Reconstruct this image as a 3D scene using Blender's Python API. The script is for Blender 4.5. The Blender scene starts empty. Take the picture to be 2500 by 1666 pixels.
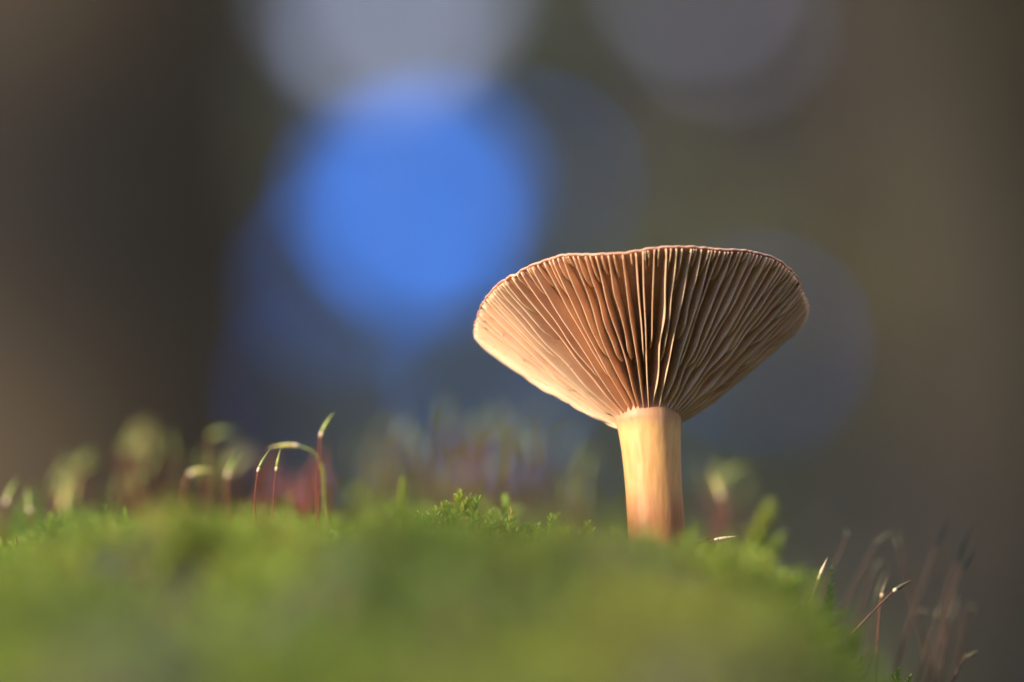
import bpy, math, random
import numpy as np
from mathutils import Vector, Matrix
R_ = math.radians
rng = np.random.default_rng(11); random.seed(5)
scene = bpy.context.scene
COL = scene.collection

# ------------------------------------------------------------------ camera
PITCH = R_(12.0)
W = 0.16                       # metres across the frame at the mushroom
LENS = 320.0
D = W * LENS / 36.0            # distance to the mushroom
Z0 = 0.031                     # height of the aim point above the moss crest
CAM = Vector((0, -D * math.cos(PITCH), Z0 - D * math.sin(PITCH)))
FWD = Vector((0, math.cos(PITCH), math.sin(PITCH)))
UP = Vector((0, -math.sin(PITCH), math.cos(PITCH)))
RT = Vector((1, 0, 0))
cd = bpy.data.cameras.new('camera'); cam = bpy.data.objects.new('camera', cd); COL.objects.link(cam)
cam.location = CAM; cam.rotation_euler = (math.pi / 2 + PITCH, 0, 0)
cd.lens = LENS; cd.sensor_width = 36; cd.clip_start = 0.02; cd.clip_end = 6000
cd.dof.use_dof = True; cd.dof.focus_distance = D - 0.008; cd.dof.aperture_fstop = 8.6
cd.dof.aperture_blades = 0
scene.camera = cam

# ------------------------------------------------------------------ sky, sun, exposure
SUN_EL, SUN_AZ = R_(13.5), R_(236)        # azimuth: clockwise from +Y; the sun stands behind and left of the camera
SUN = Vector((math.sin(SUN_AZ) * math.cos(SUN_EL), math.cos(SUN_AZ) * math.cos(SUN_EL), math.sin(SUN_EL)))
world = bpy.data.worlds.new('World'); scene.world = world; world.use_nodes = True
nt = world.node_tree; bg = nt.nodes['Background']
sky = nt.nodes.new('ShaderNodeTexSky'); sky.sky_type = 'NISHITA'; sky.sun_disc = False
sky.sun_elevation = SUN_EL; sky.sun_rotation = SUN_AZ
sky.ozone_density = 10; sky.air_density = 1; sky.dust_density = 0
tc = nt.nodes.new('ShaderNodeTexCoord')
sep = nt.nodes.new('ShaderNodeSeparateXYZ'); nt.links.new(tc.outputs['Generated'], sep.inputs[0])
cn = nt.nodes.new('ShaderNodeTexNoise'); cn.inputs['Scale'].default_value = 5; cn.inputs['Detail'].default_value = 5
nt.links.new(tc.outputs['Generated'], cn.inputs['Vector'])
ma = nt.nodes.new('ShaderNodeMath'); ma.operation = 'MULTIPLY_ADD'; ma.inputs[1].default_value = 0.06
nt.links.new(cn.outputs['Fac'], ma.inputs[0]); nt.links.new(sep.outputs['Z'], ma.inputs[2])
mr = nt.nodes.new('ShaderNodeMapRange'); mr.interpolation_type = 'SMOOTHSTEP'
mr.inputs['From Min'].default_value = 0.256; mr.inputs['From Max'].default_value = 0.272
mr.inputs['To Max'].default_value = 0.85
nt.links.new(ma.outputs[0], mr.inputs['Value'])
cm = nt.nodes.new('ShaderNodeMix'); cm.data_type = 'RGBA'
sky_tint = nt.nodes.new('ShaderNodeMix'); sky_tint.data_type = 'RGBA'; sky_tint.blend_type = 'MULTIPLY'; sky_tint.inputs['Factor'].default_value = 1
sky_tint.inputs['B'].default_value = (0.95, 1.32, 2.0, 1)   # tint deepens the clear sky's blue and brightens it beyond plain daylight
nt.links.new(sky.outputs[0], sky_tint.inputs['A'])
nt.links.new(mr.outputs[0], cm.inputs['Factor']); nt.links.new(sky_tint.outputs['Result'], cm.inputs['A'])
cm.inputs['B'].default_value = (3.0, 3.0, 3.3, 1)     # thin bright cloud
nt.links.new(cm.outputs['Result'], bg.inputs['Color']); bg.inputs['Strength'].default_value = 0.15
sl = bpy.data.lights.new('sun', 'SUN'); sl.energy = 2.0; sl.angle = R_(0.6); sl.color = (1.0, 0.78, 0.54)
so = bpy.data.objects.new('sun', sl); COL.objects.link(so)
so.rotation_euler = SUN.to_track_quat('Z', 'Y').to_euler(); so.location = SUN * 20
vs = scene.view_settings; vs.view_transform = 'Standard'; vs.look = 'None'; vs.gamma = 1; vs.use_curve_mapping = False
vs.exposure = 2.1
scene.cycles.use_denoising = True
try:
    scene.cycles.denoiser = 'OPENIMAGEDENOISE'; scene.cycles.denoising_input_passes = 'RGB_ALBEDO_NORMAL'
    scene.cycles.denoising_prefilter = 'ACCURATE'
except Exception: pass
scene.cycles.use_adaptive_sampling = False
scene.cycles.sample_clamp_indirect = 6
scene.cycles.max_bounces = 8; scene.cycles.transparent_max_bounces = 8

# ------------------------------------------------------------------ helpers
S = 2500.0
def at(X, Y, dy=0.0):
    """Point at photo position X, Y (2500 px frame), dy metres beyond the mushroom."""
    dep = D + dy; k = W / S * dep / D
    return CAM + FWD * dep + RT * ((X - 1250) * k) - UP * ((Y - 833) * k)
def to_px(P):
    v = P - np.array(CAM); dep = v @ np.array(FWD)
    k = W / S * dep / D
    return 1250 + (v @ np.array(RT)) / k, 833 - (v @ np.array(UP)) / k, dep
def sstep(a, b, x):
    t = np.clip((np.asarray(x, float) - a) / (b - a), 0, 1); return t * t * (3 - 2 * t)
def link(name, me, mat=None, parent=None):
    o = bpy.data.objects.new(name, me); COL.objects.link(o)
    if mat is not None: me.materials.append(mat)
    if parent is not None: o.parent = parent
    return o
def mesh_py(name, v, f, smooth=True):
    me = bpy.data.meshes.new(name); me.from_pydata([tuple(p) for p in v], [], f); me.update()
    if smooth: me.shade_smooth()
    else: me.shade_flat()
    return me
def mesh_tris(name, V, T, C=None):
    me = bpy.data.meshes.new(name); n, m = len(V), len(T)
    me.vertices.add(n); me.vertices.foreach_set('co', np.ascontiguousarray(V, np.float32).ravel())
    me.loops.add(m * 3); me.loops.foreach_set('vertex_index', np.ascontiguousarray(T, np.int32).ravel())
    me.polygons.add(m); me.polygons.foreach_set('loop_start', np.arange(m, dtype=np.int32) * 3)
    me.update(calc_edges=True)
    if C is not None:
        a = me.color_attributes.new('Col', 'FLOAT_COLOR', 'POINT')
        c4 = np.ones((n, 4), np.float32); c4[:, :3] = C; a.data.foreach_set('color', c4.ravel())
    return me
def tag(o, label=None, cat=None, group=None, kind=None):
    if label: o['label'] = label
    if cat: o['category'] = cat
    if group: o['group'] = group
    if kind: o['kind'] = kind
    return o
def empty(name, loc=(0, 0, 0)):
    o = bpy.data.objects.new(name, None); o.empty_display_size = 0.01; COL.objects.link(o); o.location = loc; return o
def tube(pts, rad, n=8, cap=True):
    pts = [Vector(p) for p in pts]; v, f = [], []
    t0 = (pts[1] - pts[0]).normalized()
    nx = t0.cross(Vector((0.3, 0.9, 0.1))).normalized()
    for i, p in enumerate(pts):
        t = (pts[min(i + 1, len(pts) - 1)] - pts[max(i - 1, 0)]).normalized()
        nx = (nx - t * nx.dot(t)).normalized(); ny = t.cross(nx)
        for k in range(n):
            a = 2 * math.pi * k / n
            v.append(p + (nx * math.cos(a) + ny * math.sin(a)) * rad[i])
    for i in range(len(pts) - 1):
        for k in range(n):
            a, b = i * n + k, i * n + (k + 1) % n
            f.append((a, b, b + n, a + n))
    if cap:
        f.append(tuple(reversed(range(n)))); f.append(tuple(range((len(pts) - 1) * n, len(pts) * n)))
    return v, f
def catmull(P, m=6):
    P = [Vector(p) for p in P]; out = []
    Q = [P[0] * 2 - P[1]] + P + [P[-1] * 2 - P[-2]]
    for i in range(1, len(Q) - 2):
        for k in range(m):
            t = k / m; a, b, c, d = Q[i - 1], Q[i], Q[i + 1], Q[i + 2]
            out.append(0.5 * ((2 * b) + (c - a) * t + (2 * a - 5 * b + 4 * c - d) * t * t + (3 * b - a - 3 * c + d) * t ** 3))
    return out + [P[-1]]

# ------------------------------------------------------------------ materials
def mat_base(name):
    m = bpy.data.materials.new(name); m.use_nodes = True
    return m, m.node_tree, m.node_tree.nodes['Principled BSDF']
def N(nt, t, **kw):
    n = nt.nodes.new(t)
    for k, v in kw.items():
        if k in n.inputs: n.inputs[k].default_value = v
        else: setattr(n, k, v)
    return n
def ramp(nt, stops):
    r = nt.nodes.new('ShaderNodeValToRGB'); e = r.color_ramp.elements
    while len(e) < len(stops): e.new(0.5)
    for i, (p, c) in enumerate(stops): e[i].position = p; e[i].color = (*c, 1)
    return r
def mat_leafy(name, transl=0.35, rough=0.6, tint=(1.15, 1.2, 0.7)):
    """colour from the mesh (each leaf its own green), light passing through the thin leaf"""
    m, t, p = mat_base(name)
    a = N(t, 'ShaderNodeAttribute', attribute_name='Col')
    t.links.new(a.outputs['Color'], p.inputs['Base Color']); p.inputs['Roughness'].default_value = rough
    p.inputs['Specular IOR Level'].default_value = 0.3
    tr = N(t, 'ShaderNodeBsdfTranslucent')
    mu = N(t, 'ShaderNodeMix', data_type='RGBA', blend_type='MULTIPLY'); mu.inputs['Factor'].default_value = 1
    mu.inputs['B'].default_value = (*tint, 1); t.links.new(a.outputs['Color'], mu.inputs['A'])
    t.links.new(mu.outputs['Result'], tr.inputs['Color'])
    mx = N(t, 'ShaderNodeMixShader'); mx.inputs[0].default_value = transl
    t.links.new(p.outputs[0], mx.inputs[1]); t.links.new(tr.outputs[0], mx.inputs[2])
    t.links.new(mx.outputs[0], t.nodes['Material Output'].inputs['Surface'])
    return m
def mat_plain(name, c1, c2, scale, rough=0.6, sss=0.0, sssr=0.0006, bump=0.0, spec=0.4):
    m, t, p = mat_base(name)
    g = N(t, 'ShaderNodeNewGeometry'); n = N(t, 'ShaderNodeTexNoise', Scale=scale, Detail=4.0)
    t.links.new(g.outputs['Position'], n.inputs['Vector'])
    r = ramp(t, [(0.35, c1), (0.65, c2)]); t.links.new(n.outputs['Fac'], r.inputs[0])
    t.links.new(r.outputs[0], p.inputs['Base Color']); p.inputs['Roughness'].default_value = rough
    p.inputs['Specular IOR Level'].default_value = spec
    if sss:
        p.inputs['Subsurface Weight'].default_value = sss; p.inputs['Subsurface Radius'].default_value = (1, 0.5, 0.25)
        p.inputs['Subsurface Scale'].default_value = sssr
    if bump:
        b = N(t, 'ShaderNodeBump', Strength=bump, Distance=0.01); t.links.new(n.outputs['Fac'], b.inputs['Height'])
        t.links.new(b.outputs[0], p.inputs['Normal'])
    return m
M_MOSS = mat_leafy('moss_leaf', 0.4, 0.55)
M_CANOPY = mat_leafy('woodland_leaf', 0.45, 0.7, (1.1, 1.0, 0.7))
M_SETA = mat_plain('seta_red', (0.13, 0.028, 0.014), (0.21, 0.055, 0.025), 300, 0.35, 0.2)
M_SETA_BROWN = mat_plain('seta_brown', (0.09, 0.04, 0.025), (0.16, 0.075, 0.042), 300, 0.4, 0.2)
M_CAPS = mat_plain('capsule_green', (0.16, 0.24, 0.05), (0.34, 0.40, 0.10), 500, 0.35, 0.3)
M_CAPS_YEL = mat_plain('capsule_yellow', (0.42, 0.42, 0.10), (0.60, 0.58, 0.2), 500, 0.35, 0.3)
M_CAPS_DARK = mat_plain('capsule_dark', (0.05, 0.055, 0.028), (0.10, 0.09, 0.045), 500, 0.4, 0.2)
M_COLLAR = mat_plain('collar_pale', (0.62, 0.50, 0.32), (0.74, 0.64, 0.45), 900, 0.3, 0.3)
M_SETA_SHADED = mat_plain('seta_shaded', (0.05, 0.024, 0.014), (0.09, 0.045, 0.026), 300, 0.5, 0.1)  # the falling side's shade put into the seta colour
M_BARK = mat_plain('bark', (0.030, 0.022, 0.010), (0.060, 0.045, 0.020), 14, 0.85, bump=0.8)
M_BARK2 = mat_plain('bark_dark', (0.018, 0.0165, 0.010), (0.036, 0.033, 0.02), 14, 0.85, bump=0.8)

def gill_mat():
    m, t, p = mat_base('gill')
    g = N(t, 'ShaderNodeNewGeometry')
    n = N(t, 'ShaderNodeTexNoise', Scale=160.0, Detail=6.0, Roughness=0.6); t.links.new(g.outputs['Position'], n.inputs['Vector'])
    r = ramp(t, [(0.3, (0.58, 0.365, 0.23)), (0.52, (0.68, 0.45, 0.285)), (0.72, (0.75, 0.52, 0.34))])
    t.links.new(n.outputs['Fac'], r.inputs[0])
    a = N(t, 'ShaderNodeAttribute', attribute_name='Col')     # r: 0 face .. 1 pale edge of the gill
    mx = N(t, 'ShaderNodeMix', data_type='RGBA'); mx.inputs['B'].default_value = (0.78, 0.54, 0.37, 1)
    s = N(t, 'ShaderNodeSeparateColor'); t.links.new(a.outputs['Color'], s.inputs[0])
    t.links.new(s.outputs[0], mx.inputs['Factor']); t.links.new(r.outputs[0], mx.inputs['A'])
    n2 = N(t, 'ShaderNodeTexNoise', Scale=900.0, Detail=3.0); t.links.new(g.outputs['Position'], n2.inputs['Vector'])
    st = ramp(t, [(0.66, (1, 1, 1)), (0.74, (0.62, 0.5, 0.42))]); t.links.new(n2.outputs['Fac'], st.inputs[0])
    mu = N(t, 'ShaderNodeMix', data_type='RGBA', blend_type='MULTIPLY'); mu.inputs['Factor'].default_value = 0.7
    t.links.new(mx.outputs['Result'], mu.inputs['A']); t.links.new(st.outputs[0], mu.inputs['B'])
    t.links.new(mu.outputs['Result'], p.inputs['Base Color'])
    p.inputs['Roughness'].default_value = 0.5; p.inputs['Specular IOR Level'].default_value = 0.35
    p.inputs['Subsurface Weight'].default_value = 0.55; p.inputs['Subsurface Radius'].default_value = (1, 0.6, 0.4)
    p.inputs['Subsurface Scale'].default_value = 0.0006
    b = N(t, 'ShaderNodeBump', Strength=0.25, Distance=0.0002); t.links.new(n2.outputs['Fac'], b.inputs['Height'])
    t.links.new(b.outputs[0], p.inputs['Normal'])
    return m
def cap_mat():
    m, t, p = mat_base('cap_flesh')
    g = N(t, 'ShaderNodeNewGeometry'); a = N(t, 'ShaderNodeAttribute', attribute_name='Col')
    n = N(t, 'ShaderNodeTexNoise', Scale=350.0, Detail=6.0, Roughness=0.65); t.links.new(g.outputs['Position'], n.inputs['Vector'])
    mu = N(t, 'ShaderNodeMix', data_type='RGBA', blend_type='OVERLAY'); mu.inputs['Factor'].default_value = 0.55
    t.links.new(a.outputs['Color'], mu.inputs['A']); t.links.new(n.outputs['Color'], mu.inputs['B'])
    r = ramp(t, [(0.3, (0.65, 0.6, 0.6)), (0.65, (1.1, 1.08, 1.05))]); t.links.new(n.outputs['Fac'], r.inputs[0])
    mu.blend_type = 'MULTIPLY'; t.links.new(r.outputs[0], mu.inputs['B']); mu.inputs['Factor'].default_value = 0.9
    t.links.new(mu.outputs['Result'], p.inputs['Base Color'])
    p.inputs['Roughness'].default_value = 0.55
    p.inputs['Subsurface Weight'].default_value = 0.5; p.inputs['Subsurface Radius'].default_value = (1, 0.4, 0.2)
    p.inputs['Subsurface Scale'].default_value = 0.0008
    b = N(t, 'ShaderNodeBump', Strength=0.3, Distance=0.0003); t.links.new(n.outputs['Fac'], b.inputs['Height'])
    t.links.new(b.outputs[0], p.inputs['Normal'])
    return m
def stem_mat():
    m, t, p = mat_base('stem_skin')
    tc = N(t, 'ShaderNodeTexCoord')
    mp = N(t, 'ShaderNodeMapping'); mp.inputs['Scale'].default_value = (1, 1, 0.12)
    t.links.new(tc.outputs['Object'], mp.inputs[0])
    n = N(t, 'ShaderNodeTexNoise', Scale=1100.0, Detail=6.0, Roughness=0.6); t.links.new(mp.outputs[0], n.inputs['Vector'])
    n2 = N(t, 'ShaderNodeTexNoise', Scale=230.0, Detail=4.0); t.links.new(mp.outputs[0], n2.inputs['Vector'])
    sp = N(t, 'ShaderNodeSeparateXYZ'); t.links.new(tc.outputs['Object'], sp.inputs[0])
    mr = N(t, 'ShaderNodeMapRange'); mr.inputs['From Min'].default_value = -0.003; mr.inputs['From Max'].default_value = -0.0165
    t.links.new(sp.outputs['Z'], mr.inputs['Value'])
    base = ramp(t, [(0.0, (0.73, 0.455, 0.185)), (0.4, (0.64, 0.37, 0.145)), (1.0, (0.47, 0.26, 0.105))])  # red-brown lower stem; the moss's shade is painted in too
    t.links.new(mr.outputs[0], base.inputs[0])
    mj = N(t, 'ShaderNodeMapRange', interpolation_type='SMOOTHSTEP'); mj.inputs['From Min'].default_value = -0.0022; mj.inputs['From Max'].default_value = 0.0004
    t.links.new(sp.outputs['Z'], mj.inputs['Value'])
    mxj = N(t, 'ShaderNodeMix', data_type='RGBA'); mxj.inputs['B'].default_value = (0.60, 0.34, 0.19, 1)
    t.links.new(mj.outputs[0], mxj.inputs['Factor']); t.links.new(base.outputs[0], mxj.inputs['A'])
    ad = N(t, 'ShaderNodeMath', operation='MULTIPLY'); t.links.new(mr.outputs[0], ad.inputs[0]); t.links.new(n2.outputs['Fac'], ad.inputs[1])
    blot = ramp(t, [(0.30, (0, 0, 0)), (0.62, (1, 1, 1))]); t.links.new(ad.outputs[0], blot.inputs[0])
    mx = N(t, 'ShaderNodeMix', data_type='RGBA'); mx.inputs['B'].default_value = (0.34, 0.12, 0.06, 1)
    t.links.new(blot.outputs[0], mx.inputs['Factor']); t.links.new(mxj.outputs['Result'], mx.inputs['A'])
    st = ramp(t, [(0.3, (0.80, 0.72, 0.64)), (0.6, (1.05, 1.05, 1.05))]); t.links.new(n.outputs['Fac'], st.inputs[0])
    mu = N(t, 'ShaderNodeMix', data_type='RGBA', blend_type='MULTIPLY'); mu.inputs['Factor'].default_value = 0.8
    t.links.new(mx.outputs['Result'], mu.inputs['A']); t.links.new(st.outputs[0], mu.inputs['B'])
    t.links.new(mu.outputs['Result'], p.inputs['Base Color'])
    p.inputs['Roughness'].default_value = 0.5; p.inputs['Specular IOR Level'].default_value = 0.35
    p.inputs['Subsurface Weight'].default_value = 0.5; p.inputs['Subsurface Radius'].default_value = (1, 0.45, 0.2)
    p.inputs['Subsurface Scale'].default_value = 0.003
    b = N(t, 'ShaderNodeBump', Strength=0.3, Distance=0.0003); t.links.new(n.outputs['Fac'], b.inputs['Height'])
    t.links.new(b.outputs[0], p.inputs['Normal'])
    return m
M_GILL, M_CAP, M_STEM = gill_mat(), cap_mat(), stem_mat()
M_DROP = mat_plain('speck', (0.85, 0.78, 0.68), (0.9, 0.86, 0.8), 500, 0.15, spec=0.7)

# ------------------------------------------------------------------ ground: a mossy bank, falling away on the right
FLOOR = -0.75
def bumps(x, y):
    return (0.0022 * np.sin(61 * x + 23 * y + 1.0) + 0.0020 * np.sin(37 * x - 49 * y + 2.2)
            + 0.0013 * np.sin(140 * x + 60 * y) + 0.0012 * np.sin(-90 * x + 130 * y + 0.7))
def gz(x, y):
    x = np.asarray(x, float); y = np.asarray(y, float)
    front = 0.1905 * y - 0.16 * np.maximum(0, -(y + 0.06)) ** 2
    lf = 1 - sstep(-0.045, 0.0, x)                       # the left of the bank runs further back
    yb = np.minimum(y, 1.2)
    back = (0.17 - 0.015 * lf) * yb - (0.9 - 0.62 * lf) * yb * yb
    z = np.where(y < 0, front, back)
    z = np.where(y < -3, -9, z)
    xe = np.maximum(0, x - (0.024 + 0.02 * np.minimum(y, 0.2)))
    z = z - np.where(xe < 0.022, 30 * xe * xe, 30 * 0.022 ** 2 + 1.32 * (xe - 0.022))
    z = z - 0.004 * sstep(-0.05, -0.09, x)
    xl = np.maximum(0, -x - 0.35); z = z - 0.9 * xl * xl
    z = z + bumps(x, y) * (1 + 1.3 * sstep(-0.05, -0.25, y)) - 0.0066 + 0.023 * np.exp(-((y - 0.17) / 0.075) ** 2) * (1 - sstep(0.022, 0.05, x)) * (0.8 + 0.3 * np.sin(75 * x + 2)) + 0.0032 * np.exp(-((x + 0.0085) / 0.007) ** 2 - (y / 0.012) ** 2) - 0.0035 * np.exp(-((x - 0.022) / 0.022) ** 2 - (y / 0.05) ** 2) + 0.0012 * np.exp(-((y + 0.16) / 0.05) ** 2) * (0.6 + 0.5 * np.sin(70 * x + 1.0))
    far = FLOOR + 0.05 * np.sin(0.9 * x + 1) * np.cos(0.7 * y)
    k = 0.08                                             # soft maximum with the woodland floor
    h = np.clip(0.5 + 0.5 * (z - far) / k, 0, 1)
    return far + (z - far) * h + k * h * (1 - h)
def axis(lo, hi, step, reach):
    a = list(np.arange(lo, hi + 1e-9, step)); s = step
    l, r = [lo], [hi]
    while l[-1] > -reach: s *= 1.35; l.append(l[-1] - s)
    s = step
    while r[-1] < reach: s *= 1.35; r.append(r[-1] + s)
    return np.array(sorted(l[1:]) + a + r[1:])
gx, gy = axis(-0.14, 0.14, 0.004, 3000), axis(-0.7, 0.4, 0.006, 3000)
XX, YY = np.meshgrid(gx, gy); ZZ = gz(XX, YY)
V = np.stack([XX, YY, ZZ], -1).reshape(-1, 3); nx_, ny_ = len(gx), len(gy)
i0 = (np.arange(ny_ - 1)[:, None] * nx_ + np.arange(nx_ - 1)[None]).ravel()
T = np.concatenate([np.stack([i0, i0 + 1, i0 + nx_ + 1], 1), np.stack([i0, i0 + nx_ + 1, i0 + nx_], 1)])
m, t, p = mat_base('bank_soil')
g = N(t, 'ShaderNodeNewGeometry'); n = N(t, 'ShaderNodeTexNoise', Scale=60.0, Detail=8.0); t.links.new(g.outputs['Position'], n.inputs['Vector'])
r = ramp(t, [(0.3, (0.018, 0.024, 0.008)), (0.5, (0.032, 0.04, 0.011)), (0.7, (0.045, 0.036, 0.018))])
t.links.new(n.outputs['Fac'], r.inputs[0]); t.links.new(r.outputs[0], p.inputs['Base Color']); p.inputs['Roughness'].default_value = 0.9
b = N(t, 'ShaderNodeBump', Strength=0.6, Distance=0.002); t.links.new(n.outputs['Fac'], b.inputs['Height']); t.links.new(b.outputs[0], p.inputs['Normal'])
tag(link('ground', mesh_tris('ground', V, T), m), kind='structure')

# ------------------------------------------------------------------ the wood around the clearing
def leaf_quads(P, size, aspect, col, flat=None):
    """each leaf a folded four point blade (2 triangles) with its own direction"""
    n = len(P)
    a = rng.normal(size=(n, 3)); a /= np.linalg.norm(a, axis=1, keepdims=True)
    b = rng.normal(size=(n, 3)); 
    if flat is not None: b = flat + 0.55 * b
    nrm = b - a * (a * b).sum(1, keepdims=True); nrm /= np.linalg.norm(nrm, axis=1, keepdims=True)
    s = np.cross(a, nrm); L = size[:, None]
    v = np.stack([P - a * L, P + s * L * aspect + nrm * L * .15, P + a * L, P - s * L * aspect + nrm * L * .15], 1).reshape(-1, 3)
    k = np.arange(n)[:, None] * 4
    T = np.concatenate([k + np.array([0, 1, 2]), k + np.array([0, 2, 3])])
    return v, T, np.repeat(col, 4, 0)
RAD = 26.0
def frame_uv(P):
    x, y, d = to_px(P); return x, y
# gaps of open sky between the far crowns: centre x, y and radius
GAPS = [(1003, 500, 80), (1074, 450, 40), (868, 645, 20), (800, 700, 6),
        (945, 40, 60), (855, -10, 38), (1045, -40, 40), (1330, 470, 11), (1770, 40, 24), (1700, -60, 22),
        (1850, 830, 17), (2330, 1210, 24), (1500, 1000, 13), (1200, 930, 18), (760, 960, 10)]
def in_gap(x, y, grow=1.0, pad=0.0):
    r = np.zeros(len(x), bool)
    for cx, cy, q in GAPS:
        w = q * (1 + 0.25 * np.sin(3 * np.arctan2(y - cy, x - cx) + cx))
        r |= (x - cx) ** 2 + (y - cy) ** 2 < (w * grow + pad) ** 2
    return r
CX, CY, CZ = CAM
# fine foliage of the far crowns behind the mushroom
n = 88000
az = rng.uniform(R_(-7.5), R_(7.5), n); el = rng.uniform(R_(4.5), R_(20), n); rr = rng.uniform(RAD, RAD + 1.6, n)
P = np.stack([CX + rr * np.sin(az) * np.cos(el), CY + rr * np.cos(az) * np.cos(el), CZ + rr * np.sin(el)], 1)
px, py = frame_uv(P); size = rng.uniform(0.04, 0.085, n)
keep = ~in_gap(px, py, 1.0, 24); P, px, py, size = P[keep], px[keep], py[keep], size[keep]
n = len(P)
fl = np.array(CAM) - P; fl /= np.linalg.norm(fl, axis=1, keepdims=True)
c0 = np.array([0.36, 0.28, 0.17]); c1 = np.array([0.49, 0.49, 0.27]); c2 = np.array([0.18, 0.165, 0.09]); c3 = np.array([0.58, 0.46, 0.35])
wl = sstep(900, 200, px)[:, None]; wr = sstep(1750, 2300, px + 0.25 * (833 - py))[:, None]; wp = np.maximum(np.exp(-((px - 1780) ** 2 + (py - 60) ** 2) / 330 ** 2), np.exp(-((px - 2330) ** 2 + (py - 1250) ** 2) / 300 ** 2))[:, None]  # wp: pale pinkish leaf patches, painted in for two discs of light
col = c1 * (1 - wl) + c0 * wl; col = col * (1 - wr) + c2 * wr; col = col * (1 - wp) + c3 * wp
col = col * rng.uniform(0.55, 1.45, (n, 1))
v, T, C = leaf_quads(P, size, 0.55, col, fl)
n2 = 26000
az = rng.uniform(R_(-7.5), R_(7.5), n2); el = rng.uniform(R_(4.5), R_(20), n2); rr = rng.uniform(RAD + 1.6, RAD + 3, n2)
P2 = np.stack([CX + rr * np.sin(az) * np.cos(el), CY + rr * np.cos(az) * np.cos(el), CZ + rr * np.sin(el)], 1)
px, py = frame_uv(P2); P2 = P2[~in_gap(px, py, 1.0, 95)]; n2 = len(P2)
fl = np.array(CAM) - P2; fl /= np.linalg.norm(fl, axis=1, keepdims=True)
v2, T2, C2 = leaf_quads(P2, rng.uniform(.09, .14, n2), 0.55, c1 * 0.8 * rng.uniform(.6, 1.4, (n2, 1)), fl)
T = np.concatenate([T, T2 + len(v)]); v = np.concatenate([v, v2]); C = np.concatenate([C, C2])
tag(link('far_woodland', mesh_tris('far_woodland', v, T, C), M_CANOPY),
    'blurred olive and brown tree crowns far behind the mushroom, sky showing through', 'woodland', kind='stuff')
# added leaf shell out of view: dims the sky, shades the far crowns
n = 140000
z = rng.uniform(-0.03, 1, n); az = rng.uniform(-math.pi, math.pi, n); rr = rng.uniform(RAD - 1, RAD + 2, n)
h = np.sqrt(1 - z * z)
dirs = np.stack([h * np.sin(az), h * np.cos(az), z], 1)
P = dirs * rr[:, None]
sd = dirs @ np.array(SUN); keep = sd < math.cos(R_(4.5))  # opening left in the shell for the sunbeam on the mushroom
elv = np.arcsin(z)
inside = (np.abs(az) < R_(6.9)) & (elv > R_(5.2)) & (elv < R_(18.6)); keep &= ~inside
keep &= rng.random(n) < (1 - 0.94 * sstep(R_(18), R_(36), elv))  # shell opened overhead to let in more fill light
daz = np.abs((az - SUN_AZ + math.pi) % (2 * math.pi) - math.pi)      # shell thinned sunward so dapples brighten the far crowns
keep &= rng.random(n) < (1 - 0.66 * sstep(R_(62), R_(50), daz))
P = P[keep]; n = len(P)
col = np.where(rng.random((n, 1)) < 0.5, c0, c1) * 0.7 * rng.uniform(0.6, 1.4, (n, 1))
v, T, C = leaf_quads(P, rng.uniform(0.3, 0.5, n), 0.6, col, -dirs[keep])
tag(link('added_shade_canopy', mesh_tris('added_shade_canopy', v, T, C), M_CANOPY),
    'unseen leaf canopy added round the clearing to shape its light', 'woodland', kind='stuff')

def tree(X, Y, dy, r0, lean, mat, label, H=9.0):
    q = at(X, Y, dy); by = q.y; bz = float(gz(q.x, by)) - 0.1; bx = q.x - lean * (q.z - bz)
    e = empty('tree', (bx, by, bz)); pts, rad = [], []
    for i in range(22):
        k = i / 21
        pts.append(Vector((lean * k * H + 0.03 * math.sin(5 * k + X), 0.05 * math.sin(4 * k), k * H)))
        rad.append(r0 * (1 + 0.6 * math.exp(-k * 40)) * (1 - 0.75 * k))
    v, f = tube(pts, rad, 20)
    link('trunk', mesh_py('trunk', v, f), mat, e)
    tips = []
    for j in range(9):
        k0 = 0.45 + 0.055 * j; a = j * 2.4; q = pts[int(k0 * 21)]; L = 2.4 * (1.25 - k0)
        d = Vector((math.cos(a), math.sin(a), 0.55)); lp = [q + d * L * s + Vector((0, 0, -0.25 * L * s * s)) for s in (0, .25, .5, .75, 1)]
        v, f = tube(lp, [r0 * .32 * (1 - .85 * s) for s in (0, .25, .5, .75, 1)], 8)
        link('limb', mesh_py('limb', v, f), mat, e); tips += lp[2:]
    tips.append(pts[-1])
    tp = np.array([list(q) for q in tips]); m = 5200
    P = tp[rng.integers(0, len(tp), m)] + rng.normal(size=(m, 3)) * np.array([.5, .5, .35])
    v, T, C = leaf_quads(P, rng.uniform(.05, .09, m), .55, c1 * rng.uniform(.5, 1.5, (m, 1)))
    link('crown', mesh_tris('crown', v, T, C), M_CANOPY, e)
    tag(e, label, 'tree', 'trees behind the bank'); return e
tree(95, 833, 5.2, 0.17, -0.012, M_BARK, 'blurred brown tree trunk beyond the moss sporophytes, left of the blue sky gap')
tree(2330, 420, 9.0, 0.15, -0.22, M_BARK2, 'blurred dark olive leaning tree trunk beyond the side where the bank falls away')

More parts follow.
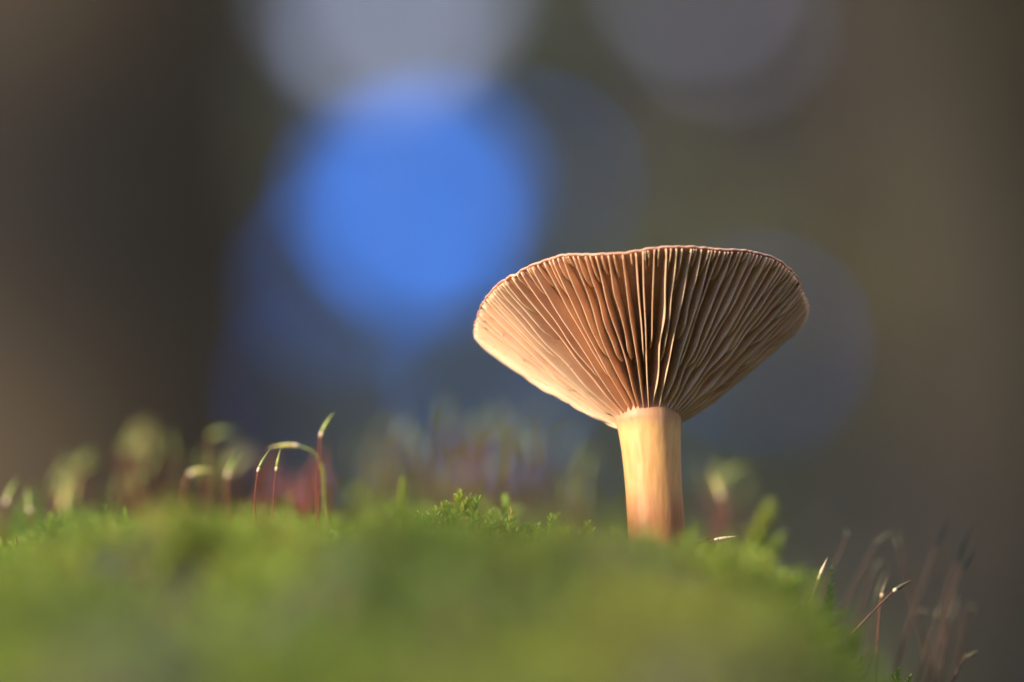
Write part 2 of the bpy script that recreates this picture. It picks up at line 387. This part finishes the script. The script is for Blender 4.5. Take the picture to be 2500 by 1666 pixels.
# ------------------------------------------------------------------ the mushroom
RIM, RST, HC = 0.02672, 0.00486, 0.0180
J = at(1583, 1030)                                     # where stem and gills meet
cap_rot = Matrix.Rotation(R_(-10.0), 3, 'X') @ Matrix.Rotation(R_(-3.4), 3, 'Y')
mush = empty('mushroom', J)
tag(mush, 'tan funnel shaped mushroom with bare gills and pale stem growing from the moss', 'mushroom')
def rimr(th):
    return RIM * (1 - 0.006 * np.cos(4 * th) + 0.012 * np.sin(2 * th + 0.6) + 0.010 * np.sin(3 * th + 2.0) + 0.005 * np.sin(7 * th + 1) + 0.003 * np.sin(13 * th))
def rimz(th):
    return HC * (1 - 0.040 * np.cos(4 * th) + 0.016 * np.exp(-((th % (2 * math.pi) - 5.5) / 0.35) ** 2) + 0.008 * np.sin(3 * th + 0.4) + 0.007 * np.sin(5 * th + 2.4) + 0.004 * np.sin(11 * th + 1.0) + 0.003 * np.sin(23 * th))
def env(s, th):
    """gill edge surface: radius, height at s (0 stem .. 1 rim)"""
    sp = np.maximum(s, 0); R1 = rimr(th); r = RST + (R1 - RST) * sp + 0.00016 * np.clip(1 + s / 0.07, 0, 1) * (s < 0)
    w = 0.00025 * np.sin(9 * th + 6 * s) * sp
    return r, rimz(th) * sp ** 1.16 + w + np.minimum(s, 0) * 0.024
def envn(s):
    dr, dz = RIM - RST, HC * 1.16 * np.maximum(s, 0.004) ** 0.16
    l = np.hypot(dr, dz); return -dz / l, dr / l
def gdep(s):
    return 0.0005 + 0.0048 * sstep(-0.14, 0.26, s) * np.maximum(1 - s, 0) ** 0.75
def pol(r, z, th, lat=0):
    # angle 0 points to the camera (-Y), positive to the right
    return np.stack([r * np.sin(th) + lat * np.cos(th), -r * np.cos(th) + lat * np.sin(th), z], -1)
CR = np.array(cap_rot)
def captf(p): return p @ CR.T

# cap: lower flesh, crenulated margin, upper funnel, closed
NA = 420; th = np.linspace(0, 2 * math.pi, NA, endpoint=False)
cren = 0.00003 * np.sin(th * 121 + 1.5 * np.sin(5 * th)) + 0.00005 * np.sin(th * 67 + 2 * np.sin(3 * th)) + 0.00003 * rng.normal(size=NA) - 0.0005 * np.maximum(0, np.sin(3 * th + 1.0) * np.sin(17 * th) - 0.72)
rows, cols = [], []
for s in np.concatenate([np.linspace(0.0, 0.94, 26), [0.965, 0.985, 1.0]]):
    r, z = env(s, th); nr, nz = envn(s); d = gdep(s)
    rows.append(pol(r + nr * d, z + nz * d, th)); k = float(sstep(0.95, 1.0, s))
    cols.append(np.array([0.50, 0.28, 0.165]) * (1 - k) + np.array([0.60, 0.34, 0.22]) * k)
r, z = env(1.0, th); nr, nz = envn(1.0); d = gdep(1.0)
for (o, u, c) in ((0.00008, -0.00004, (0.60, 0.33, 0.21)), (0.00020, 0.00000, (0.55, 0.31, 0.18)), (0.00028, 0.00012, (0.52, 0.29, 0.18)), (0.00024, 0.00028, (0.60, 0.37, 0.26)), (0.00010, 0.00040, (0.66, 0.44, 0.34)), (-0.0004, 0.0006, (0.55, 0.30, 0.22))):  # pinkish margin; the paler crest paints in its sunlit highlight
    rows.append(pol(r + nr * d + o + cren * (1.3 if o > .00015 else .6), z + nz * d + u + cren * 0.8, th)); cols.append(np.array(c))
for s in np.linspace(0.94, 0.02, 16):
    r, z = env(s, th); nr, nz = envn(s); d = gdep(s) + 0.0006 + 0.0017 * (1 - s)
    rows.append(pol(np.maximum(r + nr * d, 0.0004), z + nz * d, th)); cols.append(np.array([0.52, 0.27, 0.17]))
V = captf(np.concatenate(rows)); nr_ = len(rows)
C = np.concatenate([np.repeat(c[None], NA, 0) for c in cols])
f = []
for i in range(nr_ - 1):
    for k in range(NA):
        a, b = i * NA + k, i * NA + (k + 1) % NA
        f.append((a, b, b + NA, a + NA))
f.append(tuple(range((nr_ - 1) * NA, nr_ * NA))); f.append(tuple(reversed(range(NA))))
me = mesh_py('cap', V, f)
a = me.color_attributes.new('Col', 'FLOAT_COLOR', 'POINT'); a.data.foreach_set('color', np.concatenate([C, np.ones((len(C), 1))], 1).astype(np.float32).ravel())
link('cap', me, M_CAP, mush)

# gills, one by one
def gill(th0, s0, s1, thick, seed, wan):
    r = np.random.default_rng(seed); n = max(9, int(38 * (s1 - s0)))
    s = np.linspace(s0, s1, n)
    wob = np.zeros(n); dw = np.zeros(n)
    for k in range(4):
        q = r.uniform(3, 22); wob += r.normal() * 0.00009 / (1 + 0.15 * q) * np.sin(q * s + r.uniform(0, 6.3)) * 1.6
        dw += r.normal() * 0.05 * np.sin(r.uniform(4, 30) * s + r.uniform(0, 6.3))
    tha = th0 + wan * np.sin(r.uniform(1.5, 4) * s + r.uniform(0, 6.3)) * (1 - 0.8 * s)
    re, ze = env(s, tha); nr, nz = envn(s); d = gdep(s)
    if s0 > 0.03:
        L = min(0.13, 0.75 * (s1 - s0)); rise = np.sqrt(np.clip((s - s0) / L, 0, 1)) ** 0.9
    else: rise = np.clip((s - s0) / 0.06, 0.1, 1)
    top = np.clip(rise * (1 + dw * 0.55) * (1 - 0.2 * sstep(0.96, 1.0, s)), 0.02, 1.12)
    tk = thick * (0.62 + 0.38 * sstep(0.0, 0.5, s)) * (1 - 0.25 * sstep(0.85, 1, s))
    lean = r.normal() * 0.00016
    prof = [(-0.10, 0.95, 0), (0.30, 0.80, 0), (0.72, 0.66, 0), (0.92, 0.50, 0.3), (0.985, 0.30, 0.6),
            (0.985, -0.30, 0.6), (0.92, -0.50, 0.3), (0.72, -0.66, 0), (0.30, -0.80, 0), (-0.10, -0.95, 0)]
    rings, cc = [], []
    for (hh, ww, ed) in prof:
        hk = hh * top if hh > 0 else hh * np.ones(n)
        lat = ww * tk + (wob * 1.0 + lean) * np.clip(hh, 0, 1) ** 1.5 * np.minimum(1, d / 0.002)
        off = d * (1 - hk)
        rings.append(pol(re + nr * off, ze + nz * off, tha, lat)); cc.append(np.full(n, ed))
    m_ = len(prof)
    V = captf(np.stack(rings, 1).reshape(-1, 3)); E = np.stack(cc, 1).ravel()
    f = []
    for i in range(n - 1):
        for k in range(m_ - 1):
            a = i * m_ + k; f.append((a, a + m_, a + m_ + 1, a + 1))
    f.append(tuple(range(m_))); f.append(tuple(reversed(range((n - 1) * m_, n * m_))))
    me = mesh_py('gill', V, f)
    a = me.color_attributes.new('Col', 'FLOAT_COLOR', 'POINT')
    c4 = np.zeros((len(V), 4), np.float32); c4[:, 0] = E; c4[:, 3] = 1; a.data.foreach_set('color', c4.ravel())
    link('gill', me, M_GILL, mush)
    # a few edge points, for the specks
    q = np.stack(rings, 1)[:, 4]; return captf(q)
NG = 44; edge_pts = []
gaps_th = rng.uniform(0.8, 1.2, NG); gaps_th *= 2 * math.pi / gaps_th.sum(); t0 = np.cumsum(gaps_th)
sd = 100
for i in range(NG):
    a = t0[i]; w = gaps_th[i]
    edge_pts.append(gill(a, rng.choice([-.07, -.055, -.045, .015], p=[.3, .3, .25, .15]), 1.0, rng.uniform(.00019, .00025), sd, 0.022)); sd += 1
    b = a + w * rng.uniform(0.44, 0.56)
    edge_pts.append(gill(b, rng.choice([0.16, 0.24, 0.32, 0.40, 0.5]) + rng.uniform(-.05, .05), 1.0, rng.uniform(.00018, .00023), sd, 0.012)); sd += 1
    for q in (0.25, 0.75):
        gill(a + w * (q + rng.uniform(-.05, .05)), float(rng.choice([0.93, 0.90, 0.86, 0.80, 0.72], p=[.2, .2, .25, .2, .15])) + rng.uniform(-.02, .02), 1.0, .00018, sd, 0.003); sd += 1
    if rng.random() < 0.75:
        gill(a + w * rng.choice([.125, .375, .625, .875]), rng.uniform(0.935, 0.96), 1.0, .00014, sd, 0.002); sd += 1

# stem
bp = at(1610, 1420); base_l = bp - J
NS, NR = 96, 84; V = []; f = []
angs = np.linspace(0, 2 * math.pi, NS, endpoint=False)
for i in range(NR):
    k = i / (NR - 1)
    zt = 0.0046 * (1 - k / 0.12) if k < 0.12 else base_l.z * (k - 0.12) / 0.88
    kk = max(0.0, zt / base_l.z)
    cx = base_l.x * (kk ** 0.8) * 0.95; cy = base_l.y * kk * 0.5
    rad = 0.00482 - 0.00042 * math.sin(min(1, kk / 0.5) * math.pi / 2) + 0.0001 * kk + 0.0012 * max(0, kk - .8) + 0.00035 * math.exp(-kk * 9)
    rr = rad * (1 + 0.010 * np.sin(2 * angs + 3 * kk + 1) + 0.004 * np.sin(5 * angs - 4 * kk) + 0.0015 * np.sin(17 * angs + 2 * math.sin(6 * kk)) + 0.002 * np.sin(31 * angs + 3 * kk + math.sin(13 * kk)))
    for a, q in zip(angs, rr):
        V.append((cx + q * math.sin(a), cy - q * math.cos(a), zt))
for i in range(NR - 1):
    for k in range(NS):
        a, b = i * NS + k, i * NS + (k + 1) % NS
        f.append((a + NS, b + NS, b, a))
f.append(tuple(range(NS))); f.append(tuple(reversed(range((NR - 1) * NS, NR * NS))))
link('stem', mesh_py('stem', V, f), M_STEM, mush)

# pale specks of spores and milk along gill edges and at the top of the stem
V, T = [], []
ico_v = np.array([(0, 0, 1), (.894, 0, .447), (.276, .851, .447), (-.724, .526, .447), (-.724, -.526, .447), (.276, -.851, .447), (.724, .526, -.447), (-.276, .851, -.447), (-.894, 0, -.447), (-.276, -.851, -.447), (.724, -.526, -.447), (0, 0, -1)])
ico_f = np.array([(0, 1, 2), (0, 2, 3), (0, 3, 4), (0, 4, 5), (0, 5, 1), (1, 6, 2), (2, 7, 3), (3, 8, 4), (4, 9, 5), (5, 10, 1), (2, 6, 7), (3, 7, 8), (4, 8, 9), (5, 9, 10), (1, 10, 6), (6, 11, 7), (7, 11, 8), (8, 11, 9), (9, 11, 10), (10, 11, 6)])
k = 0
for e in edge_pts:
    if rng.random() < 0.65:
        c = rng.integers(2, max(3, len(e) - 6)); m_ = int(rng.integers(3, 14))
        for j in range(m_):
            i = int(np.clip(c + rng.normal() * 2.2, 0, len(e) - 2)); u = rng.random()
            p_ = e[i] * (1 - u) + e[i + 1] * u + rng.normal(size=3) * 0.00005
            V.append(ico_v * rng.uniform(.000025, .00007) + p_); T.append(ico_f + 12 * k); k += 1
for j in range(26):
    a = rng.uniform(-1.4, 1.4); p_ = captf(pol(np.array([RST + 0.0001]), np.array([rng.uniform(-.0004, .0004)]), np.array([a])))[0]
    V.append(ico_v * rng.uniform(.00005, .00013) + p_); T.append(ico_f + 12 * k); k += 1
o = link('speck', mesh_tris('speck', np.concatenate(V), np.concatenate(T)), M_DROP, mush); o['kind'] = 'stuff'

# ------------------------------------------------------------------ moss
def shoot_template(nl, seg, seed, L=0.34, wid=0.085, spread=1.0):
    r = np.random.default_rng(seed); V, T = [], []
    for i in range(nl):
        t = (i + 0.5) / nl; a = i * 2.39996 + r.uniform(-.3, .3)
        up = R_(r.uniform(15, 45) + 40 * t); l = L * (1.0 - 0.45 * t) * r.uniform(.8, 1.2)
        o = np.array([math.cos(a), math.sin(a), 0]); s = np.array([-math.sin(a), math.cos(a), 0])
        b = np.array([0, 0, t * 0.9]); d = o * math.cos(up) * spread + np.array([0, 0, math.sin(up)])
        curl = r.uniform(.1, .5); tip = b + d * l + (o * .3 - np.array([0, 0, 1])) * curl * l * .6
        mid = b + d * l * .5; nb = len(V)
        if seg == 1:
            V += [b, mid + s * wid * l * 2.2, tip, mid - s * wid * l * 2.2]; T += [(nb, nb + 1, nb + 2), (nb, nb + 2, nb + 3)]
        else:
            m1 = b + d * l * .33; m2 = b + d * l * .68 + (o * .3 - np.array([0, 0, 1])) * curl * l * .25; w = wid * l * 2
            V += [b, m1 + s * w, m1 - s * w, m2 + s * w * .7, m2 - s * w * .7, tip]
            T += [(nb, nb + 1, nb + 2), (nb + 1, nb + 3, nb + 4), (nb + 1, nb + 4, nb + 2), (nb + 3, nb + 5, nb + 4)]
    nb = len(V); q = 0.012                                  # the little stem
    for k in range(3):
        a = k * 2.094; V += [np.array([q * math.cos(a), q * math.sin(a), -0.3]), np.array([q * .5 * math.cos(a), q * .5 * math.sin(a), .95])]
    for k in range(3):
        a, b = nb + 2 * k, nb + 2 * ((k + 1) % 3); T += [(a, b, b + 1), (a, b + 1, a + 1)]
    return np.array(V), np.array(T)
def rot_to(ax, spin):
    n = len(ax); z = ax / np.linalg.norm(ax, axis=1, keepdims=True)
    h = np.stack([np.cos(spin), np.sin(spin), np.zeros(n)], 1); x = h - z * (h * z).sum(1, keepdims=True); x /= np.linalg.norm(x, axis=1, keepdims=True)
    return np.stack([x, np.cross(z, x), z], 2)
G1 = np.array([0.15, 0.215, 0.036]); G2 = np.array([0.225, 0.265, 0.045]); G3 = np.array([0.09, 0.185, 0.035]); G4 = np.array([0.24, 0.17, 0.06])
def moss_colour(x, y):
    a = 0.5 + 0.5 * np.sin(55 * x + 17 * y + 0.5) * np.sin(33 * y - 21 * x + 1.2)
    b = 0.5 + 0.5 * np.sin(29 * x - 25 * y + 2.0)
    c = G1 * (1 - a)[:, None] + G2 * a[:, None]
    c = c * (1 - 0.55 * b)[:, None] + G3 * (0.55 * b)[:, None]
    d = np.exp(-((x - 0.022) / 0.03) ** 2 - ((y + 0.27) / 0.09) ** 2)[:, None] * 0.4      # older, browner cushion
    c = c * (1 - d) + np.array([0.17, 0.135, 0.035]) * d
    k = (rng.random(len(x)) < 0.06)[:, None]; c = np.where(k, G4, c)
    return c * rng.uniform(0.7, 1.55, (len(x), 1))
def carpet(name, x, y, temps, h, label, tilt=0.55, sink=0.15, gaps=0.0):
    if gaps:                                              # dark hollows between the cushions
        q = np.sin(95 * x + 31 * y) * np.sin(88 * y - 40 * x + 1) + 0.6 * np.sin(170 * x - 90 * y)
        k = rng.random(len(x)) > gaps * sstep(0.1, -0.9, q); x, y, h = x[k], y[k], h[k]
    n = len(x); z = gz(x, y); e = 0.003
    nrm = np.stack([-(gz(x + e, y) - gz(x - e, y)) / (2 * e), -(gz(x, y + e) - gz(x, y - e)) / (2 * e), np.ones(n)], 1)
    ax = nrm / np.linalg.norm(nrm, axis=1, keepdims=True) + rng.normal(size=(n, 3)) * tilt * np.array([1, 1, .15]); ax[:, 2] = np.maximum(ax[:, 2], .1)
    Rm = rot_to(ax, rng.uniform(0, 6.28, n)); P = np.stack([x, y, z - sink * h], 1); col = moss_colour(x, y)
    which = rng.integers(0, len(temps), n); VV, TT, CC = [], [], []; base = 0
    for k, (tv, tt) in enumerate(temps):
        i = np.where(which == k)[0]
        v = np.einsum('nij,vj->nvi', Rm[i] * h[i][:, None, None], tv) + P[i][:, None]
        t = tt[None] + (np.arange(len(i)) * len(tv))[:, None, None] + base
        fade = 0.75 + 0.45 * np.clip(tv[:, 2], 0, 1)        # leaves darker towards the base, paler at the shoot tips
        VV.append(v.reshape(-1, 3)); TT.append(t.reshape(-1, 3)); CC.append((col[i][:, None] * fade[None, :, None]).reshape(-1, 3)); base += len(i) * len(tv)
    o = link(name, mesh_tris(name, np.concatenate(VV), np.concatenate(TT), np.concatenate(CC)), M_MOSS)
    return tag(o, label, 'moss', kind='stuff')
fine = [shoot_template(30, 2, 10 + k) for k in range(6)]
mid = [shoot_template(15, 1, 30 + k, wid=.12) for k in range(6)]
coarse = [shoot_template(9, 1, 50 + k, L=.45, wid=.16) for k in range(4)]
n = 3600; x = rng.uniform(-.10, .085, n); y = rng.uniform(-.035, .03, n); x[:260] = rng.normal(-.0085, .006, 260); y[:260] = rng.normal(.001, .004, 260)
carpet('moss_carpet', x, y, fine, rng.uniform(.0035, .0065, n) * np.where(rng.random(n) < .12, 1.4, 1) * (1 + .3 * sstep(.025, .04, x)), 'crisp feathery green moss around the base of the mushroom')
n = 16000; x = rng.uniform(-.105, .09, n); y = rng.uniform(-.62, -.035, n)
carpet('moss_carpet', x, y, mid, rng.uniform(.004, .009, n), 'soft blurred yellow green moss on the slope before the mushroom', gaps=0.9)
n = 9000; x = rng.uniform(-.13, .12, n); y = rng.uniform(.03, .55, n)
carpet('moss_carpet', x, y, mid, rng.uniform(.004, .009, n) * np.where(rng.random(n) < .12, 1.6, 1), 'blurred moss on the bank behind the mushroom')
n = 26000; x = rng.uniform(-.9, .5, n); y = rng.uniform(-1.2, 1.2, n)
k = (np.abs(x) > .1) & (np.hypot(x, y + 1.39) > .25) | (y > .55); x, y = x[k], y[k]
carpet('moss_carpet', x, y, coarse, rng.uniform(.008, .016, len(x)), 'rough moss on the outer parts of the bank')

def leafy_shoot(X, Y, dy, h, lean, label, temp_seed, L=.34, col=G2, nl=46):
    tip = at(X, Y, dy); b = tip - Vector((lean[0] * h, lean[1] * h, h)); bz = float(gz(b.x, b.y))
    e = empty('moss_shoot', b)
    low = min(-0.001, bz - b.z - 0.002)
    v, f = tube([Vector((0, 0, low)), Vector((0, 0, 0)), Vector((lean[0] * h * .4, lean[1] * h * .4, h * .5)), Vector((lean[0] * h, lean[1] * h, h))], [.00028, .00022, .0002, .00008], 6)
    link('stalk', mesh_py('stalk', v, f), M_CAPS, e)
    tv, tt = shoot_template(nl, 2, temp_seed, L=L)
    ax = np.array([[lean[0], lean[1], 1.0]]); Rm = rot_to(ax, np.array([temp_seed * 1.0]))[0]
    v = (tv * h) @ Rm.T; c = np.repeat(col[None], len(v), 0) * (0.75 + 0.45 * np.clip(tv[:, 2:3], 0, 1))
    o = link('foliage', mesh_tris('foliage', v, tt, c), M_MOSS, e)
    tag(e, label, 'moss shoot'); return e
GS = 'leafy moss shoots standing above the carpet'
leafy_shoot(985, 1165, 0.045, .0085, (.1, 0), 'stout blurred yellow moss shoot beside the crisp mossy crest', 3, L=.26, col=G2 * 1.25, nl=90)
leafy_shoot(2030, 1378, 0.012, .0090, (.05, 0), 'upright leafy moss shoot at the edge where the bank falls away', 4, L=.2, col=G1 * 1.2)
leafy_shoot(1885, 1215, 0.10, .0125, (.35, 0), 'large blurred yellow green moss shoot right behind the mushroom', 5, L=.4, col=G2, nl=60)
leafy_shoot(1920, 1290, 0.09, .0090, (.6, 0), 'blurred green moss shoot leaning out below the large yellow one', 6, L=.4, col=G1, nl=50)
for j, (X, Y, dy, h, l) in enumerate([(1062, 1235, .0, .006, -.4), (1085, 1222, .002, .007, .2), (1110, 1205, .0, .008, -.3), (1128, 1196, .003, .008, .2), (1152, 1203, .0, .008, .5), (1170, 1215, .002, .007, .6), (1040, 1248, .0, .005, -.6)]):
    tag(leafy_shoot(X, Y, dy, h, (l, 0), 'crisp feathery moss shoot on the small moss crest left of the mushroom', 20 + j, L=.42, col=G2), group='feathery shoots on the small crest')
for j, (X, Y, dy, h, l) in enumerate([(1712, 1316, .0, .005, -.5), (1772, 1322, .002, .005, .6), (1785, 1345, .0, .005, .3), (1735, 1335, .0, .005, .1)]):
    tag(leafy_shoot(X, Y, dy, h, (l, 0), 'short crisp moss shoot close to the right of the stem', 40 + j, L=.42, col=G2 * 1.1), group='short shoots beside the stem')
for j, (X, Y, dy, h, l) in enumerate([(2175, 1640, .0, .004, -.5), (2195, 1630, .002, .004, .2), (2225, 1645, .0, .004, .5), (2105, 1600, 0, .005, .3)]):
    tag(leafy_shoot(X, Y, dy, h, (l, 0), 'low crisp moss shoot far down the falling side of the bank', 60 + j, L=.42, col=G1), group='low shoots on the falling side')

# ------------------------------------------------------------------ moss sporophytes: red setae with green capsules
def sporophyte(pts, tip, dy, label, group=None, mc=None, ms=None, w=1.0, mk=None):
    """pts: seta from low to high in photo px, tip: end of the capsule"""
    mc = mc or M_CAPS; ms = ms or M_SETA
    P = [at(x, y, dy) for x, y in pts]; tp = at(*tip, dy)
    f0 = P[0]; z = float(gz(f0.x, f0.y))
    if z < f0.z + 0.001:
        d = (P[0] - P[1]); d.normalize(); k = f0.z - z + 0.003
        t_ = k / max(0.35, -d.z); P = [Vector((f0.x + d.x * t_, f0.y + d.y * t_, f0.z + min(d.z, -.35) * t_))] + P
    base = P[0].copy(); e = empty('moss_sporophyte', base)
    sc = w
    cur = [q - base for q in catmull(P, 6)]; n = len(cur)
    v, f = tube(cur, [.00016 * sc * (1 - 0.25 * i / n) for i in range(n)], 7)
    link('seta', mesh_py('seta', v, f), ms, e)
    a = P[-1] - base; b = tp - base; ax = b - a; L = ax.length
    tan = (cur[-1] - cur[-2]).normalized() * L
    prof = [(-.02, .55), (.03, .9), (.10, 1.1), (.18, 1.0)]
    def pt(k): return a + ax * k + (tan - ax) * 0.35 * k * (1 - k)
    R0 = .00029 * sc
    v, f = tube([pt(k) for k, _ in prof], [R0 * q for _, q in prof], 10); link('collar', mesh_py('collar', v, f), mk or M_COLLAR, e)
    prof = [(.16, .92), (.25, 1.05), (.38, 1.1), (.5, .98), (.6, .8)]
    v, f = tube([pt(k) for k, _ in prof], [R0 * q for _, q in prof], 10); o = link('capsule', mesh_py('capsule', v, f), mc, e)
    prof = [(.585, .84), (.64, .72), (.76, .46), (.9, .2), (1.0, .05)]
    v, f = tube([pt(k) for k, _ in prof], [R0 * q for _, q in prof], 8); link('beak', mesh_py('beak', v, f), mc, o)
    tag(e, label, 'sporophyte', group); return e
sporophyte([(624, 1275), (622, 1215), (629, 1152)], (660, 1096), 0.0, 'crisp red moss seta with slender green capsule bending right, over a blurred red tuft', w=.85)
sporophyte([(663, 1275), (670, 1190), (674, 1150)], (685, 1094), 0.004, 'crisp straight red moss seta with upright capsule touching the nodding bright capsule', w=.75)
sporophyte([(792, 1230), (788, 1150), (765, 1105), (728, 1088)], (653, 1094), 0.03, 'nodding moss sporophyte with shining yellow capsule lying level on an arched green seta', mc=M_CAPS_YEL, ms=M_CAPS, w=1.0)
sporophyte([(776, 1230), (778, 1150), (782, 1066)], (816, 1006), 0.022, 'tall moss sporophyte with green capsule and glassy collar beside the nodding one', w=1.1)
sporophyte([(2078, 1550), (2130, 1495), (2181, 1444)], (2228, 1416), 0.0, 'crisp slanting copper seta with dark green capsule where the bank falls away', mc=M_CAPS_DARK, ms=M_SETA_BROWN, w=1.05)
sporophyte([(1958, 1510), (1982, 1458), (1997, 1416)], (2020, 1362), 0.003, 'crisp pale tipped sporophyte leaning beside the upright leafy moss shoot', mc=M_COLLAR, ms=M_SETA_BROWN, w=.85)
sporophyte([(2143, 1560), (2146, 1500), (2152, 1458)], (2169, 1408), 0.012, 'dark upright sporophyte just behind the crisp slanting copper one', mc=M_CAPS_DARK, ms=M_SETA_BROWN, w=.9)
sporophyte([(1745, 1345), (1757, 1260), (1762, 1215)], (1735, 1150), 0.10, 'blurred sporophyte with fat yellow capsule behind the right of the stem', mc=M_CAPS_YEL, w=1.7)
sporophyte([(1688, 1330), (1705, 1328), (1745, 1318)], (1800, 1310), -0.002, 'pale moss capsule lying level on the moss beside the stem', mc=M_COLLAR, w=.8)
GR = 'brown sporophytes on the falling side of the bank'
for pts, tip, dy in [([(2060, 1480), (2100, 1400), (2140, 1325)], (2205, 1290), .05), ([(2035, 1385), (2055, 1340), (2068, 1312)], (2066, 1290), .05),
                     ([(2195, 1600), (2250, 1430), (2290, 1320)], (2315, 1255), .06), ([(2300, 1600), (2310, 1450), (2335, 1370)], (2372, 1275), .055),
                     ([(2310, 1500), (2335, 1420), (2350, 1390)], (2378, 1335), .05), ([(2215, 1420), (2205, 1380), (2195, 1340)], (2188, 1300), .07),
                     ([(2245, 1640), (2270, 1560), (2285, 1515)], (2300, 1470), .05), ([(2180, 1640), (2205, 1560), (2225, 1505), (2245, 1492)], (2285, 1505), .05),
                     ([(2330, 1640), (2345, 1560), (2350, 1500), (2366, 1482)], (2395, 1500), .06), ([(2120, 1600), (2135, 1530), (2142, 1470)], (2165, 1390), .06),
                     ([(2330, 1650), (2350, 1615), (2362, 1605)], (2390, 1588), .02), ([(2280, 1650), (2300, 1600), (2322, 1520)], (2340, 1450), .07),
                     ([(2100, 1500), (2115, 1440), (2130, 1395)], (2165, 1362), .06)]:
    kind_ = 'nodding over at its top' if len(pts) == 4 else 'tall and straight' if pts[0][1] - tip[1] > 230 else 'short and slanting'
    sporophyte(pts, tip, dy, 'blurred brown sporophyte, ' + kind_ + ', on the falling side of the bank', GR, M_CAPS_DARK, M_SETA_SHADED, 1.05, M_CAPS_DARK)  # dark setae and collars paint in the shade here
CAPW = {'capsule_green': 'green', 'capsule_yellow': 'yellow', 'capsule_dark': 'dark', 'seta_red': 'red'}
SETW = {'seta_red': 'red', 'seta_brown': 'brown'}
def field(n, x0, x1, ytop, d0, d1, label, group, caps, setas, w, spread=60, lean=25, hmin=150):
    for i in range(n):
        dy = random.uniform(d0, d1); X = random.uniform(x0, x1); Y = ytop(X) + (45 if i % 3 else 0) + random.uniform(-spread, spread)
        l = random.gauss(0, lean); q = at(X, Y, dy); s = D / (D + dy)
        gzv = float(gz(q.x, q.y)); px, py, _ = to_px(np.array([q.x, q.y, gzv]))
        H = max(hmin, py - Y); cl = random.uniform(52, 80) * s
        ang = random.gauss(0.25, 0.45)
        a = (X - math.sin(ang) * cl, Y + math.cos(ang) * cl)
        mc, ms = random.choice(caps), random.choice(setas)
        lb = label.replace('CAP', CAPW[mc.name]).replace('SETA', SETW[ms.name]).replace('POSE', 'nodding' if abs(ang) > 0.75 else 'slanting' if abs(ang) > 0.35 else 'erect')
        sporophyte([(a[0] - l * 1.2, Y + H), (a[0] - l * .7, Y + H * .62), a], (X, Y), dy, lb, group, mc, ms, w * random.uniform(.85, 1.2), mc)
field(18, 215, 640, lambda X: 1085 - 40 * math.exp(-((X - 400) / 110) ** 2), .13, .30, 'blurred SETA stalked sporophyte with POSE CAP capsule in the thick stand before the brown trunk', 'sporophytes on the trunk side of the bank', [M_CAPS, M_CAPS, M_CAPS_YEL], [M_SETA], 1.25, 40)
field(6, 130, 185, lambda X: 1105, .10, .20, 'blurred sporophyte with POSE CAP capsule in the small tight clump before the brown trunk', 'tight clump of sporophytes', [M_CAPS_YEL, M_CAPS], [M_SETA], 1.4, 25, 8)
sporophyte([(80, 1340), (78, 1290), (74, 1250)], (66, 1190), .06, 'lone blurred green sporophyte standing apart from the tight clump', w=1.35)
sporophyte([(8, 1330), (10, 1270), (14, 1230)], (45, 1165), .07, 'blurred sporophyte with broad dark capsule leaning right beyond the lone green one', mc=M_CAPS, w=1.35)
sporophyte([(556, 1300), (553, 1220), (555, 1165)], (588, 1098), .06, 'blurred sporophyte with pale collar and thin green beak', w=1.35)
sporophyte([(452, 1300), (448, 1200), (462, 1158)], (525, 1152), .06, 'blurred nodding sporophyte with level yellow capsule', mc=M_CAPS_YEL, w=1.5)
field(40, 880, 1480, lambda X: 1020 + 60 * abs((X - 1150) / 330), .18, .42, 'hazy SETA stalked sporophyte with POSE CAP capsule in the stand behind the small mossy crest', 'sporophytes behind the small crest', [M_CAPS, M_CAPS_DARK, M_CAPS], [M_SETA_BROWN, M_SETA_BROWN, M_SETA], 1.3, 70)
field(16, 640, 800, lambda X: 1130, .14, .22, 'blurred SETA sporophyte with POSE CAP capsule in the dense tuft behind the crisp pair', 'dense red tuft', [M_SETA], [M_SETA], 2.2, 40, 15)
field(8, 1660, 1830, lambda X: 1110, .14, .3, 'hazy SETA sporophyte with POSE CAP capsule behind the mushroom on the falling side', 'hazy sporophytes right of the stem', [M_CAPS, M_CAPS_DARK], [M_SETA_BROWN], 1.6, 60)
